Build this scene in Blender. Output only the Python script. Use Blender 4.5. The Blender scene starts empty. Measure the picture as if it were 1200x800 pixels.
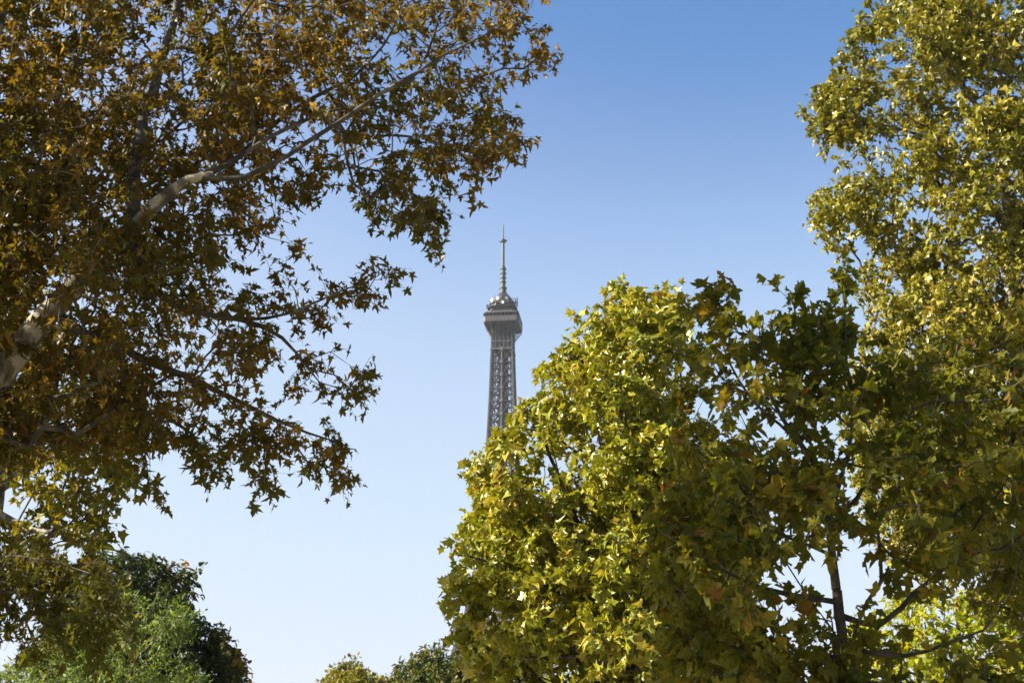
import bpy, math, random
import numpy as np
from mathutils import Vector, noise as mnoise

C = bpy.context.scene.collection
R = math.radians

# ------------------------------------------------------------------ camera, sky, sun, exposure
scene = bpy.context.scene
PITCH = R(21.12)
CAM = np.array([0.0, 0.0, 1.65])
cam_d = bpy.data.cameras.new('camera'); cam = bpy.data.objects.new('camera', cam_d); C.objects.link(cam)
cam.location = CAM; cam.rotation_euler = (R(90) + PITCH, 0, 0)
cam_d.lens = 50; cam_d.sensor_width = 36; cam_d.clip_start = 0.1; cam_d.clip_end = 20000
cam_d.dof.use_dof = True; cam_d.dof.focus_distance = 22; cam_d.dof.aperture_fstop = 3.5
scene.camera = cam

SUN_EL, SUN_BEHIND = R(31), R(9)          # the sun stands to the left and a little behind the camera
SUN = np.array([-math.cos(SUN_EL)*math.cos(SUN_BEHIND), -math.cos(SUN_EL)*math.sin(SUN_BEHIND), math.sin(SUN_EL)])
w = bpy.data.worlds.new('World'); scene.world = w; w.use_nodes = True
EXPOSURE = 1.9
nt = w.node_tree; bg = nt.nodes['Background']
sky = nt.nodes.new('ShaderNodeTexSky'); sky.sky_type = 'NISHITA'; sky.sun_disc = False
sky.sun_elevation = SUN_EL; sky.sun_rotation = math.atan2(SUN[0], SUN[1])
sky.altitude = 50; sky.air_density = 1.0; sky.dust_density = 1.5; sky.ozone_density = 1.0
# the film's response to the blue of the sky: deeper overhead, a soft shoulder towards the horizon
sc_ = nt.nodes.new('ShaderNodeVectorMath'); sc_.operation = 'SCALE'; sc_.inputs['Scale'].default_value = 1/8
cv = nt.nodes.new('ShaderNodeRGBCurve'); cm = cv.mapping; cm.extend = 'EXTRAPOLATED'
SKY_IN = [(0.949, 1.512, 2.531), (1.083, 1.712, 2.836), (1.245, 1.936, 3.102), (1.525, 2.336, 3.562), (1.907, 2.839, 4.037), (2.62, 3.652, 4.48)]
SKY_OUT = [(0.105, 0.275, 0.615), (0.200, 0.375, 0.715), (0.345, 0.530, 0.84), (0.521, 0.687, 0.92), (0.610, 0.765, 0.945), (0.722, 0.825, 0.965)]
for c in range(3):
    p = cm.curves[c].points
    for vi, vo in zip(SKY_IN, SKY_OUT): p.new(vi[c]/8, vo[c]/1.5)
cm.update()
sm = nt.nodes.new('ShaderNodeVectorMath'); sm.operation = 'SCALE'; sm.inputs['Scale'].default_value = 1.5/(0.12*2**EXPOSURE)
nt.links.new(sky.outputs[0], sc_.inputs[0]); nt.links.new(sc_.outputs[0], cv.inputs['Color'])
nt.links.new(cv.outputs[0], sm.inputs[0]); nt.links.new(sm.outputs[0], bg.inputs[0]); bg.inputs[1].default_value = 0.12
sl = bpy.data.lights.new('sun', 'SUN'); so = bpy.data.objects.new('sun', sl); C.objects.link(so)
sl.energy = 5.0; sl.angle = R(0.53); sl.color = (1.0, 0.91, 0.74)
so.rotation_euler = Vector(SUN).to_track_quat('Z', 'Y').to_euler()
so.location = (-60, -20, 60)
scene.view_settings.view_transform = 'Standard'; scene.view_settings.look = 'None'
scene.view_settings.exposure = EXPOSURE; scene.view_settings.gamma = 1
scene.cycles.max_bounces = 8; scene.cycles.diffuse_bounces = 4; scene.cycles.transmission_bounces = 6

# ------------------------------------------------------------------ helpers
F = 1200 * 50 / 36.0
fwd = np.array([0, math.cos(PITCH), math.sin(PITCH)]); upv = np.array([0, -math.sin(PITCH), math.cos(PITCH)])
def at(px, py, Y):
    """world point at ground distance Y seen in the direction (px, py) of the 1200x800 photograph"""
    px = np.asarray(px, float); py = np.asarray(py, float); Y = np.asarray(Y, float)
    d = fwd + ((px - 600) / F)[..., None] * np.array([1.0, 0, 0]) + ((400 - py) / F)[..., None] * upv
    return CAM + d * (Y / d[..., 1])[..., None]

def tag(o, label=None, cat=None, group=None, kind=None):
    if label: o['label'] = label
    if cat: o['category'] = cat
    if group: o['group'] = group
    if kind: o['kind'] = kind
    return o
def empty(name, loc):
    o = bpy.data.objects.new(name, None); C.objects.link(o); o.location = loc; o.empty_display_size = 0.5
    return o
def mesh_obj(name, V, faces, mat, parent=None, attr=None, smooth=False):
    """V (n,3) in world space; faces an (m,3)/(m,4) array or a list of such arrays"""
    if not isinstance(faces, list): faces = [faces]
    faces = [np.asarray(f, np.int32) for f in faces if len(f)]
    me = bpy.data.meshes.new(name)
    V = np.asarray(V, np.float32)
    if parent is not None: V = V - np.array(parent.location, np.float32)
    li = np.concatenate([f.ravel() for f in faces])
    tot = np.concatenate([np.full(len(f), f.shape[1], np.int32) for f in faces])
    st = np.concatenate([[0], np.cumsum(tot)[:-1]]).astype(np.int32)
    me.vertices.add(len(V)); me.vertices.foreach_set('co', V.ravel())
    me.loops.add(len(li)); me.loops.foreach_set('vertex_index', li)
    me.polygons.add(len(tot)); me.polygons.foreach_set('loop_start', st); me.polygons.foreach_set('loop_total', tot)
    if attr is not None:
        for k, a in attr.items():
            at_ = me.attributes.new(k, 'FLOAT', 'POINT'); at_.data.foreach_set('value', np.asarray(a, np.float32))
    me.polygons.foreach_set('use_smooth', np.full(len(tot), smooth, bool))
    me.update(calc_edges=True); me.validate()
    me.materials.append(mat)
    o = bpy.data.objects.new(name, me); C.objects.link(o)
    if parent is not None: o.parent = parent
    return o
def unit(v): return v / np.maximum(np.linalg.norm(v, axis=-1, keepdims=True), 1e-9)

class Bars:
    """collects straight bars, boxes and lathed rings into one mesh"""
    def __init__(s): s.V = []; s.Q = []; s.n = 0
    def add(s, V, Q): s.V.append(np.asarray(V, float)); s.Q.append(np.asarray(Q) + s.n); s.n += len(V)
    def bar(s, a, b, w, w2=None, roll=None):
        a = np.asarray(a, float); b = np.asarray(b, float); d = unit(b - a)
        ref = np.array([0, 0, 1.0]) if abs(d[2]) < 0.9 else np.array([0, 1.0, 0])
        if roll is not None: ref = np.asarray(roll, float)
        u = unit(np.cross(d, ref)); v = np.cross(d, u); w2 = w if w2 is None else w2
        c = [(-1, -1), (1, -1), (1, 1), (-1, 1)]
        V = [a + u*x*w/2 + v*y*w2/2 for x, y in c] + [b + u*x*w/2 + v*y*w2/2 for x, y in c]
        s.add(V, [(0, 1, 5, 4), (1, 2, 6, 5), (2, 3, 7, 6), (3, 0, 4, 7), (3, 2, 1, 0), (4, 5, 6, 7)])
    def box(s, c, size):
        c = np.asarray(c, float); h = np.asarray(size, float) / 2
        s.bar(c - [0, 0, h[2]], c + [0, 0, h[2]], h[0]*2, h[1]*2, roll=(0, 1, 0))
    def frustum(s, z0, h0, z1, h1, cham=0.0):
        def ring(z, h):
            if cham: k = h*(1-cham); P = [(-k,-h),(k,-h),(h,-k),(h,k),(k,h),(-k,h),(-h,k),(-h,-k)]
            else: P = [(-h,-h),(h,-h),(h,h),(-h,h)]
            return [(x, y, z) for x, y in P]
        A = ring(z0, h0); B = ring(z1, h1); n = len(A)
        q = [(i, (i+1) % n, n+(i+1) % n, n+i) for i in range(n)]
        s.add(A + B, q)
        for base, z, h in ((A, z0, h0), (B, z1, h1)):
            V = base + [(0, 0, z)]
            s.add(V, [(i, (i+1) % n, n, n) for i in range(n)]) if False else s._fan(V, n)
    def _fan(s, V, n):
        s.T = getattr(s, 'T', []); base = s.n; s.V.append(np.asarray(V, float)); s.n += len(V)
        s.T.append(np.array([(base+i, base+(i+1) % n, base+n) for i in range(n)]))
    def lathe(s, prof, n=16, c=(0, 0)):
        V = []; Q = []
        for r, z in prof:
            for i in range(n):
                a = 2*math.pi*i/n; V.append((c[0]+r*math.cos(a), c[1]+r*math.sin(a), z))
        for j in range(len(prof)-1):
            for i in range(n): Q.append((j*n+i, j*n+(i+1) % n, (j+1)*n+(i+1) % n, (j+1)*n+i))
        s.add(V, Q)
    def build(s, name, mat, parent, M=None, smooth=False):
        V = np.concatenate(s.V)
        if M is not None: V = M(V)
        fs = ([np.concatenate(s.Q)] if s.Q else []) + ([np.concatenate(s.T)] if getattr(s, 'T', None) else [])
        return mesh_obj(name, V, fs, mat, parent, smooth=smooth)

# ------------------------------------------------------------------ materials
def new_mat(name):
    m = bpy.data.materials.new(name); m.use_nodes = True; t = m.node_tree
    return m, t, t.nodes['Principled BSDF'], t.nodes['Material Output']
def leaf_mat(name, stops, transl=0.4, tgain=1.6, rough=0.45, spec=0.22):
    """stops: (age, (r,g,b)); 'age' runs from fresh to withered leaf"""
    m, t, p, out = new_mat(name); N = t.nodes; L = t.links
    a = N.new('ShaderNodeAttribute'); a.attribute_name = 'age'
    r = N.new('ShaderNodeValToRGB'); cr = r.color_ramp
    while len(cr.elements) < len(stops): cr.elements.new(0.5)
    for e, (x, c) in zip(cr.elements, stops): e.position = x; e.color = (*c, 1)
    tc = N.new('ShaderNodeTexCoord'); nz = N.new('ShaderNodeTexNoise'); nz.inputs['Scale'].default_value = 30
    nz.inputs['Detail'].default_value = 1
    L.new(tc.outputs['Object'], nz.inputs['Vector'])
    ad = N.new('ShaderNodeMath'); ad.operation = 'MULTIPLY_ADD'; ad.inputs[1].default_value = 0.28
    sub = N.new('ShaderNodeMath'); sub.operation = 'SUBTRACT'; sub.inputs[1].default_value = 0.14
    L.new(nz.outputs['Fac'], ad.inputs[0]); L.new(a.outputs['Fac'], ad.inputs[2]); L.new(ad.outputs[0], sub.inputs[0])
    L.new(sub.outputs[0], r.inputs[0])
    L.new(r.outputs[0], p.inputs['Base Color'])
    p.inputs['Roughness'].default_value = rough; p.inputs['Specular IOR Level'].default_value = spec
    tr = N.new('ShaderNodeBsdfTranslucent')
    g = N.new('ShaderNodeVectorMath'); g.operation = 'MULTIPLY'; g.inputs[1].default_value = (tgain, tgain*0.9, tgain*0.45)
    L.new(r.outputs[0], g.inputs[0]); L.new(g.outputs[0], tr.inputs['Color'])
    mx = N.new('ShaderNodeMixShader'); mx.inputs[0].default_value = transl
    L.new(p.outputs[0], mx.inputs[1]); L.new(tr.outputs[0], mx.inputs[2]); L.new(mx.outputs[0], out.inputs[0])
    return m
def bark_mat(name, c1, c2, c3, scale=3.0):
    """flaking mottled bark: three tones in patches, fine relief"""
    m, t, p, out = new_mat(name); N = t.nodes; L = t.links
    tc = N.new('ShaderNodeTexCoord')
    n1 = N.new('ShaderNodeTexNoise'); n1.inputs['Scale'].default_value = scale; n1.inputs['Detail'].default_value = 3
    n1.inputs['Distortion'].default_value = 0.8
    r1 = N.new('ShaderNodeValToRGB'); r1.color_ramp.interpolation = 'EASE'
    e = r1.color_ramp.elements; e[0].position = 0.40; e[0].color = (*c1, 1); e[1].position = 0.60; e[1].color = (*c3, 1)
    x = r1.color_ramp.elements.new(0.5); x.color = (*c2, 1)
    n2 = N.new('ShaderNodeTexNoise'); n2.inputs['Scale'].default_value = scale*9; n2.inputs['Detail'].default_value = 4
    mm = N.new('ShaderNodeMix'); mm.data_type = 'RGBA'; mm.blend_type = 'MULTIPLY'; mm.inputs[0].default_value = 0.6
    L.new(tc.outputs['Object'], n1.inputs['Vector']); L.new(tc.outputs['Object'], n2.inputs['Vector'])
    L.new(n1.outputs['Fac'], r1.inputs[0]); L.new(r1.outputs[0], mm.inputs[6]); L.new(n2.outputs['Fac'], mm.inputs[7])
    L.new(mm.outputs[2], p.inputs['Base Color']); p.inputs['Roughness'].default_value = 0.85
    b = N.new('ShaderNodeBump'); b.inputs['Strength'].default_value = 0.5; b.inputs['Distance'].default_value = 0.02
    L.new(n2.outputs['Fac'], b.inputs['Height']); L.new(b.outputs[0], p.inputs['Normal'])
    return m
def plain_noise_mat(name, c1, c2, scale, rough=0.8, metal=0.0):
    m, t, p, out = new_mat(name); N = t.nodes; L = t.links
    tc = N.new('ShaderNodeTexCoord'); n1 = N.new('ShaderNodeTexNoise'); n1.inputs['Scale'].default_value = scale; n1.inputs['Detail'].default_value = 6
    r1 = N.new('ShaderNodeValToRGB'); e = r1.color_ramp.elements
    e[0].position = 0.35; e[0].color = (*c1, 1); e[1].position = 0.65; e[1].color = (*c2, 1)
    L.new(tc.outputs['Object'], n1.inputs['Vector']); L.new(n1.outputs['Fac'], r1.inputs[0]); L.new(r1.outputs[0], p.inputs['Base Color'])
    p.inputs['Roughness'].default_value = rough; p.inputs['Metallic'].default_value = metal
    return m

M_bark_plane = bark_mat('plane_bark', (0.09, 0.075, 0.05), (0.20, 0.17, 0.12), (0.48, 0.42, 0.32), 4.5)
M_bark_twig = bark_mat('plane_twig_bark', (0.04, 0.032, 0.022), (0.075, 0.06, 0.042), (0.14, 0.115, 0.08), 4)
M_bark_dark = bark_mat('dark_bark', (0.030, 0.023, 0.016), (0.05, 0.04, 0.028), (0.09, 0.072, 0.05), 5)
M_leaf_rust = leaf_mat('rusty_plane_leaf', [(0.0, (0.064, 0.068, 0.005)), (0.35, (0.092, 0.071, 0.007)), (0.7, (0.104, 0.060, 0.008)), (1.0, (0.30, 0.205, 0.04))], 0.44, 1.6)
M_leaf_olive = leaf_mat('olive_plane_leaf', [(0.0, (0.074, 0.085, 0.0053)), (0.5, (0.141, 0.126, 0.0080)), (0.85, (0.200, 0.141, 0.0133)), (1.0, (0.163, 0.074, 0.0133))], 0.42, 1.5)
M_leaf_bright = leaf_mat('yellow_green_plane_leaf', [(0.0, (0.123, 0.146, 0.0066)), (0.5, (0.256, 0.245, 0.0132)), (0.85, (0.370, 0.292, 0.0495)), (1.0, (0.264, 0.125, 0.0248))], 0.26, 1.35, 0.38, 0.38)
M_leaf_right = leaf_mat('golden_olive_plane_leaf', [(0.0, (0.094, 0.104, 0.0054)), (0.5, (0.193, 0.177, 0.0118)), (0.85, (0.295, 0.235, 0.0322)), (1.0, (0.202, 0.101, 0.0107))], 0.24, 1.35, 0.38, 0.35)
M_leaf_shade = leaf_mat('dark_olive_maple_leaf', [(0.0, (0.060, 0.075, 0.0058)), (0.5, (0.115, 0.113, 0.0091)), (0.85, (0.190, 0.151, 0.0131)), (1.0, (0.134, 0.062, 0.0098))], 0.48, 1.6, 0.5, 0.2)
M_leaf_chestnut = leaf_mat('chestnut_leaf', [(0.0, (0.019, 0.034, 0.0055)), (0.55, (0.049, 0.062, 0.0070)), (0.8, (0.278, 0.181, 0.0138)), (1.0, (0.499, 0.239, 0.0208))], 0.28, 1.3, 0.5, 0.15)
M_leaf_locust = leaf_mat('locust_leaf', [(0.0, (0.056, 0.104, 0.0120)), (0.6, (0.134, 0.192, 0.0300)), (1.0, (0.225, 0.256, 0.0539))], 0.35, 1.3, 0.5, 0.25)
M_leaf_gold = leaf_mat('golden_leaf', [(0.0, (0.057, 0.072, 0.0067)), (0.5, (0.139, 0.140, 0.0100)), (1.0, (0.261, 0.187, 0.0133))], 0.35, 1.4, 0.5, 0.15)
M_leaf_far = leaf_mat('far_green_leaf', [(0.0, (0.029, 0.050, 0.0096)), (0.6, (0.073, 0.091, 0.0144)), (1.0, (0.231, 0.146, 0.0240))], 0.3, 1.3, 0.5, 0.15)
M_leaf_lime = leaf_mat('lime_leaf', [(0.0, (0.133, 0.183, 0.0072)), (0.6, (0.266, 0.283, 0.0108)), (1.0, (0.373, 0.311, 0.0144))], 0.5, 1.5)
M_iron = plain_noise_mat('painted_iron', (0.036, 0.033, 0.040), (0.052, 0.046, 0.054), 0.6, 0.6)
M_iron_dark = plain_noise_mat('shaded_iron_work', (0.011, 0.010, 0.015), (0.019, 0.017, 0.024), 0.6, 0.6)  # darker copy of the tower iron, shade put into its colour
M_iron_beam = plain_noise_mat('sunlit_iron_beam', (0.078, 0.066, 0.076), (0.105, 0.088, 0.098), 0.6, 0.6)  # lighter copy of the same iron, sunlight on the beams put into the colour
M_glass = plain_noise_mat('deck_glazing', (0.05, 0.06, 0.07), (0.09, 0.10, 0.11), 0.8, 0.12)
M_steel = plain_noise_mat('grey_steel', (0.026, 0.029, 0.034), (0.042, 0.045, 0.05), 1.0, 0.45)
M_white = plain_noise_mat('white_dish_paint', (0.72, 0.72, 0.72), (0.82, 0.82, 0.82), 1.0, 0.4)
M_ground = plain_noise_mat('lawn', (0.045, 0.065, 0.016), (0.09, 0.095, 0.03), 0.8, 0.95)
M_path = plain_noise_mat('gravel', (0.36, 0.31, 0.24), (0.46, 0.40, 0.32), 3.0, 0.95)

# ------------------------------------------------------------------ ground
GS = 1000.0
o = mesh_obj('ground', [(-GS, -200, 0), (GS, -200, 0), (GS, 1500, 0), (-GS, 1500, 0)], np.array([(0, 1, 2, 3)]), M_ground); tag(o, kind='structure')
o = mesh_obj('path', [(-4.2, -190, .004), (7.0, -190, .004), (7.0, 560, .004), (-4.2, 560, .004)], np.array([(0, 1, 2, 3)]), M_path); tag(o, kind='structure')


# ------------------------------------------------------------------ haze
def build_haze(density):
    b = Bars(); b.box((0, 650, 168), (2 * GS + 200, 1900, 340))
    m = bpy.data.materials.new('haze_air'); m.use_nodes = True; t = m.node_tree
    t.nodes.remove(t.nodes['Principled BSDF'])
    v = t.nodes.new('ShaderNodeVolumePrincipled'); v.inputs['Density'].default_value = density
    v.inputs['Color'].default_value = (0.80, 0.88, 1.0, 1); v.inputs['Anisotropy'].default_value = 0.0
    t.links.new(v.outputs[0], t.nodes['Material Output'].inputs['Volume'])
    o = b.build('haze', m, None); tag(o, kind='stuff')
build_haze(0.00006)

# ------------------------------------------------------------------ tower
def build_tower():
    YT = 690.0
    x0 = float(at(589.5, 380, YT)[0])
    root = empty('lattice_tower', (x0, YT, 0))
    tag(root, 'tall iron lattice tower with tiered top deck and antenna mast between the trees', 'tower')
    ang = R(-7.0); ca, sa = math.cos(ang), math.sin(ang)
    def M(V):
        V = np.asarray(V, float).copy(); V[:, 2] = np.where(V[:, 2] > 276, 276 + (V[:, 2]-276)*1.13, V[:, 2]); x = V[:, 0]*ca - V[:, 1]*sa; y = V[:, 0]*sa + V[:, 1]*ca
        V[:, 0] = x + x0; V[:, 1] = y + YT; return V
    zs = [0, 28, 57.5, 86, 115.5, 135, 155, 180, 208, 235, 262, 270]
    hs = [62.5, 46.5, 35, 25.5, 18.0, 14.0, 11.5, 9.2, 7.35, 6.2, 5.45, 5.4]
    half = lambda z: float(np.interp(z, zs, hs))
    rot = [(1, 0, 0, 1), (0, -1, 1, 0), (-1, 0, 0, -1), (0, 1, -1, 0)]
    def face_pt(k, u, z, inset=0.0):
        h = half(z); x, y = u*h, -(h - inset); a, b, c, d = rot[k]
        return (a*x + b*y, c*x + d*y, z)
    # upper shaft levels
    lev = [115.5]
    while lev[-1] < 262 - 5: lev.append(lev[-1] + max(7.0, half(lev[-1])*1.05))
    s = (262 - 115.5)/(lev[-1]-115.5); lev = [115.5 + (z-115.5)*s for z in lev]
    for k in range(4):
        f = Bars()
        for z0, z1 in zip(lev[:-1], lev[1:]):
            zm = (z0+z1)/2
            for u0, u1 in ((-0.93, -0.04), (0.04, 0.93)):
                f.bar(face_pt(k, u0, z0, .1), face_pt(k, u1, z1, .1), .62, .4)
                f.bar(face_pt(k, u1, z0, .16), face_pt(k, u0, z1, .16), .62, .4)
                f.bar(face_pt(k, (u0+u1)/2-.23, zm, .3), face_pt(k, (u0+u1)/2+.23, zm, .3), .4)
            f.bar(face_pt(k, -0.97, z1, .05), face_pt(k, 0.97, z1, .05), .5, .6)
            for u in (-.80, .80, -.16, .16):
                f.bar(face_pt(k, u, z0, .5), face_pt(k, u, z1, .5), .45)
            for j in range(4):                                   # lacing on the corner strips
                za, zb = z0+(z1-z0)*j/4, z0+(z1-z0)*(j+1)/4
                for sg in (-1, 1):
                    u0, u1 = sg*.93, sg*.80
                    if j % 2: u0, u1 = u1, u0
                    f.bar(face_pt(k, u0, za, .35), face_pt(k, u1, zb, .35), .2)
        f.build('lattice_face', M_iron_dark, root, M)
        b = Bars()
        for z0, z1 in zip(lev[:-1], lev[1:]):
            b.bar(face_pt(k, 0, z0, -.05), face_pt(k, 0, z1, -.05), .62, .5)
            n = np.array(face_pt(k, 0, z1, -.08)); b.box(n, (1.5, 1.5, 1.6))
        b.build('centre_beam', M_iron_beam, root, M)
        b = Bars()
        for z0, z1 in zip(lev[:-1], lev[1:]):
            a = np.array(face_pt(k, 1, z0, 0)); c = np.array(face_pt(k, 1, z1, 0)); b.bar(a*[.985, .985, 1], c*[.985, .985, 1], .75, .75)
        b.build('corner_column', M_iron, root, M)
    core = Bars()                                               # lift guides and stair core inside
    for x, y in ((-1.6, -1.6), (1.6, -1.6), (1.6, 1.6), (-1.6, 1.6), (0, -2.4), (0, 2.4)):
        core.bar((x, y, 116), (x, y, 270), .8)
    for i, z in enumerate(np.arange(118, 268, 3.6)):
        h = 1.6; P = [(-h, -h), (h, -h), (h, h), (-h, h)]
        for j in range(4):
            core.bar((*P[j], z), (*P[(j+1) % 4], z + (1.8 if j % 2 else 0)), .5)
    for z in lev[1:]:
        h = half(z) - .6
        core.bar((-h, -h, z), (h, h, z), .3); core.bar((-h, h, z), (h, -h, z), .3)
    for x in (-2.0, 2.0):
        for z0, z1 in zip(lev[:-1], lev[1:]): core.box((x, 0, (z0+z1)/2), (1.5, 1.8, (z1-z0)*.62))
    core.build('lift_core', M_iron_dark, root, M)
    # neck under the top deck: upright panels that flare into brackets
    nk = Bars()
    for k in range(4):
        for i, u in enumerate(np.linspace(-1, 1, 6)):
            nk.bar(face_pt(k, u*.98, 262, .05), face_pt(k, u*.98, 276, .05), .45, .4)
            h0, h1 = 5.4, 8.7; a, b, c, d = rot[k]
            p = (u*h0, -h0, 269.8); q = (u*h1, -h1, 275.6)
            nk.bar((a*p[0]+b*p[1], c*p[0]+d*p[1], p[2]), (a*q[0]+b*q[1], c*q[0]+d*q[1], q[2]), .4, .5)
        nk.bar(face_pt(k, -1, 262.2, -.1), face_pt(k, 1, 262.2, -.1), .8, 1.0)
        nk.bar(face_pt(k, -1, 266.4, -.05), face_pt(k, 1, 266.4, -.05), .4, .5)
    nk.build('deck_bracket_frame', M_iron, root, M)
    c_ = Bars(); c_.frustum(262.3, 4.7, 276, 4.9); c_.build('lift_housing', M_iron_dark, root, M)
    # top deck, two tiers, dome, lantern
    d = Bars(); d.frustum(275.6, 8.9, 276.3, 9.25, .12); d.frustum(276.31, 9.25, 278.7, 9.3, .12); d.frustum(280.4, 9.3, 281.0, 9.0, .12)
    for k in range(4):
        a, b, c, e = rot[k]
        for u in np.linspace(-.86, .86, 9):
            x, y = u*9.15, -9.15; d.bar((a*x+b*y, c*x+e*y, 278.7), (a*x+b*y, c*x+e*y, 280.4), .22)
    deck = d.build('observation_deck', M_iron, root, M)
    g = Bars(); g.frustum(278.71, 8.7, 280.39, 8.7, .12); g.build('window_band', M_glass, deck, M)
    d = Bars(); d.frustum(281.01, 7.6, 282.2, 7.6, .25); d.frustum(284.0, 7.5, 284.5, 7.7, .25)
    for k in range(4):
        a, b, c, e = rot[k]
        for u in np.linspace(-.8, .8, 8):
            x, y = u*7.3, -7.3; d.bar((a*x+b*y, c*x+e*y, 282.2), (a*x+b*y, c*x+e*y, 284.0), .2)
    d.frustum(282.21, 6.3, 283.99, 6.3, .2)
    d.build('upper_terrace', M_iron_dark, root, M)
    d = Bars(); d.frustum(284.51, 6.2, 286.2, 6.2, .3); d.frustum(286.21, 6.8, 286.7, 6.7, .3); d.frustum(286.71, 5.2, 289.0, 4.9, .3)
    d.build('technical_floor', M_iron_dark, root, M)
    rng = random.Random(5)
    for i in range(46):
        a = rng.random()*2*math.pi; r = rng.choice([6.6, 7.6, 5.4]); z = {7.6: 284.9, 6.6: 287.2, 5.4: 288.2}[r]
        r *= 1.0 + .05*rng.random(); an = Bars(); an.bar((r*math.cos(a), r*math.sin(a), z-1.0), (r*math.cos(a), r*math.sin(a), z + 1.0 + 1.6*rng.random()), .22); an.build('antenna_rod', M_steel, root, M)
    for x, zt, wd in ((7.9, 289.6, .5), (-7.9, 286.6, .9)):
        an = Bars(); an.bar((x, -3, 284.9), (x, -3, zt), wd); an.build('antenna_rod', M_steel, root, M)
    for i in range(11):
        a = R(-178 + i*17 + rng.random()*8); r = 7.0 if i % 2 else 6.9; z = 286.1 if i % 2 else 288.3
        dd = Bars(); prof = [(0.02, 0), (.45, .06), (.75, .2), (.8, .3), (.74, .3), (.4, .12), (.02, .1)]
        dd.lathe(prof, 14); V = np.concatenate(dd.V); dirv = np.array([math.cos(a), math.sin(a), 0]); uu = np.array([-math.sin(a), math.cos(a), 0])
        V2 = V[:, :1]*uu + V[:, 1:2]*np.array([0, 0, 1.0]) + V[:, 2:]*dirv + dirv*r + np.array([0, 0, z])
        mesh_obj('dish', M(V2), np.concatenate(dd.Q), M_white, root)
    d = Bars(); d.lathe([(4.95, 289.0), (4.7, 289.8), (4.0, 290.9), (2.9, 292.0), (1.9, 292.7)], 16)
    for i in range(8):
        a = i*math.pi/4; d.bar((5.6*math.cos(a), 5.6*math.sin(a), 288.6), (2.2*math.cos(a), 2.2*math.sin(a), 292.6), .4)
    d.build('dome', M_iron_dark, root, M)
    d = Bars(); d.lathe([(1.7, 292.4), (2.1, 292.8), (2.1, 293.4), (1.6, 293.6), (1.6, 295.2), (2.0, 295.4), (1.9, 296), (1.0, 296.8)], 14); d.build('lantern', M_iron_dark, root, M)
    d = Bars(); prof = [(1.25, 296.6)]
    for z in (298.4, 300.6, 302.8, 305.2):
        prof += [(1.25, z), (1.7, z+.05), (1.7, z+.6), (1.2, z+.65)]
    prof += [(1.1, 306.6), (.8, 307.2), (.75, 319.2), (1.6, 319.5), (1.7, 320.4), (.5, 320.8), (.42, 321), (.38, 324), (.28, 328.4), (.01, 328.6)]
    d.lathe(prof, 12)
    for a in (0, R(90)): d.bar((-2.1*math.cos(a), -2.1*math.sin(a), 320), (2.1*math.cos(a), 2.1*math.sin(a), 320), .5)
    d.build('antenna_mast', M_steel, root, M)
    # lower half: four splayed legs, two decks, arches
    for qx, qy in ((-1, -1), (1, -1), (1, 1), (-1, 1)):
        L = Bars(); lv = np.linspace(0, 115, 15)
        def inner(z): return half(z) - float(np.interp(z, [0, 57.5, 115], [25, 15.5, 10.5]))
        for z0, z1 in zip(lv[:-1], lv[1:]):
            def cor(z): a, b = half(z), inner(z); return [(qx*a, qy*a, z), (qx*b, qy*a, z), (qx*b, qy*b, z), (qx*a, qy*b, z)]
            A, B = cor(z0), cor(z1)
            for i in range(4):
                L.bar(A[i], B[i], 1.3); j = (i+1) % 4
                L.bar(A[i], B[j], .6); L.bar(A[j], B[i], .6); L.bar(B[i], B[j], .7)
        L.build('leg', M_iron, root, M)
    for nm, z, h in (('lower_deck', 57.5, 37), ('middle_deck', 115.5, 20.5)):
        d = Bars()
        for zz, hh, t in ((z-4, h-1.5, 1.0), (z, h, 1.2), (z+4.5, h-1, .8)):
            for k in range(4):
                a, b, c, e = rot[k]; p, q = (-hh, -hh), (hh, -hh)
                d.bar((a*p[0]+b*p[1], c*p[0]+e*p[1], zz), (a*q[0]+b*q[1], c*q[0]+e*q[1], zz), 3.0, t)
        for k in range(4):
            a, b, c, e = rot[k]
            for u in np.linspace(-.98, .98, 26):
                x, y = u*h, -h; d.bar((a*x+b*y, c*x+e*y, z-4), (a*x+b*y, c*x+e*y, z+4.5), .5)
        d.build(nm, M_iron, root, M)
    for k in range(4):
        d = Bars(); a, b, c, e = rot[k]; P = []
        for t in np.linspace(0, math.pi, 25):
            x = 37*math.cos(t); z = 12 + 38*math.sin(t); y = -(half(z)+.5); P.append((a*x+b*y, c*x+e*y, z))
        for p, q in zip(P[:-1], P[1:]): d.bar(p, q, 2.2)
        d.build('arch', M_iron, root, M)
build_tower()

# ------------------------------------------------------------------ trees
# leaf outlines: lobed plane leaf, rounder maple-like leaf, plain small leaflet
def lobed(pts):
    L = pts + [(-x, y) for x, y in reversed(pts[1:-1])]
    return np.array(L)
LEAF_PLANE = lobed([(0, 0), (.16, -.05), (.44, .00), (.23, .20), (.36, .31), (.62, .57), (.32, .48), (.15, .51), (.18, .74), (0, 1.08)])
LEAF_MAPLE = lobed([(0, 0), (.22, -.08), (.46, .00), (.34, .22), (.46, .32), (.62, .55), (.40, .55), (.24, .56), (.26, .76), (0, 1.02)])
LEAF_PLANE_LITE = lobed([(0, 0), (.42, -.02), (.33, .24), (.57, .50), (.27, .55), (0, 1.0)])
LEAF_SIMPLE = np.array([(0, 0), (.28, .3), (.22, .7), (0, 1.0), (-.22, .7), (-.28, .3)])
LEAF_SLIM = np.array([(0, 0), (.17, .45), (0, 1.0), (-.17, .45)])

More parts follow.
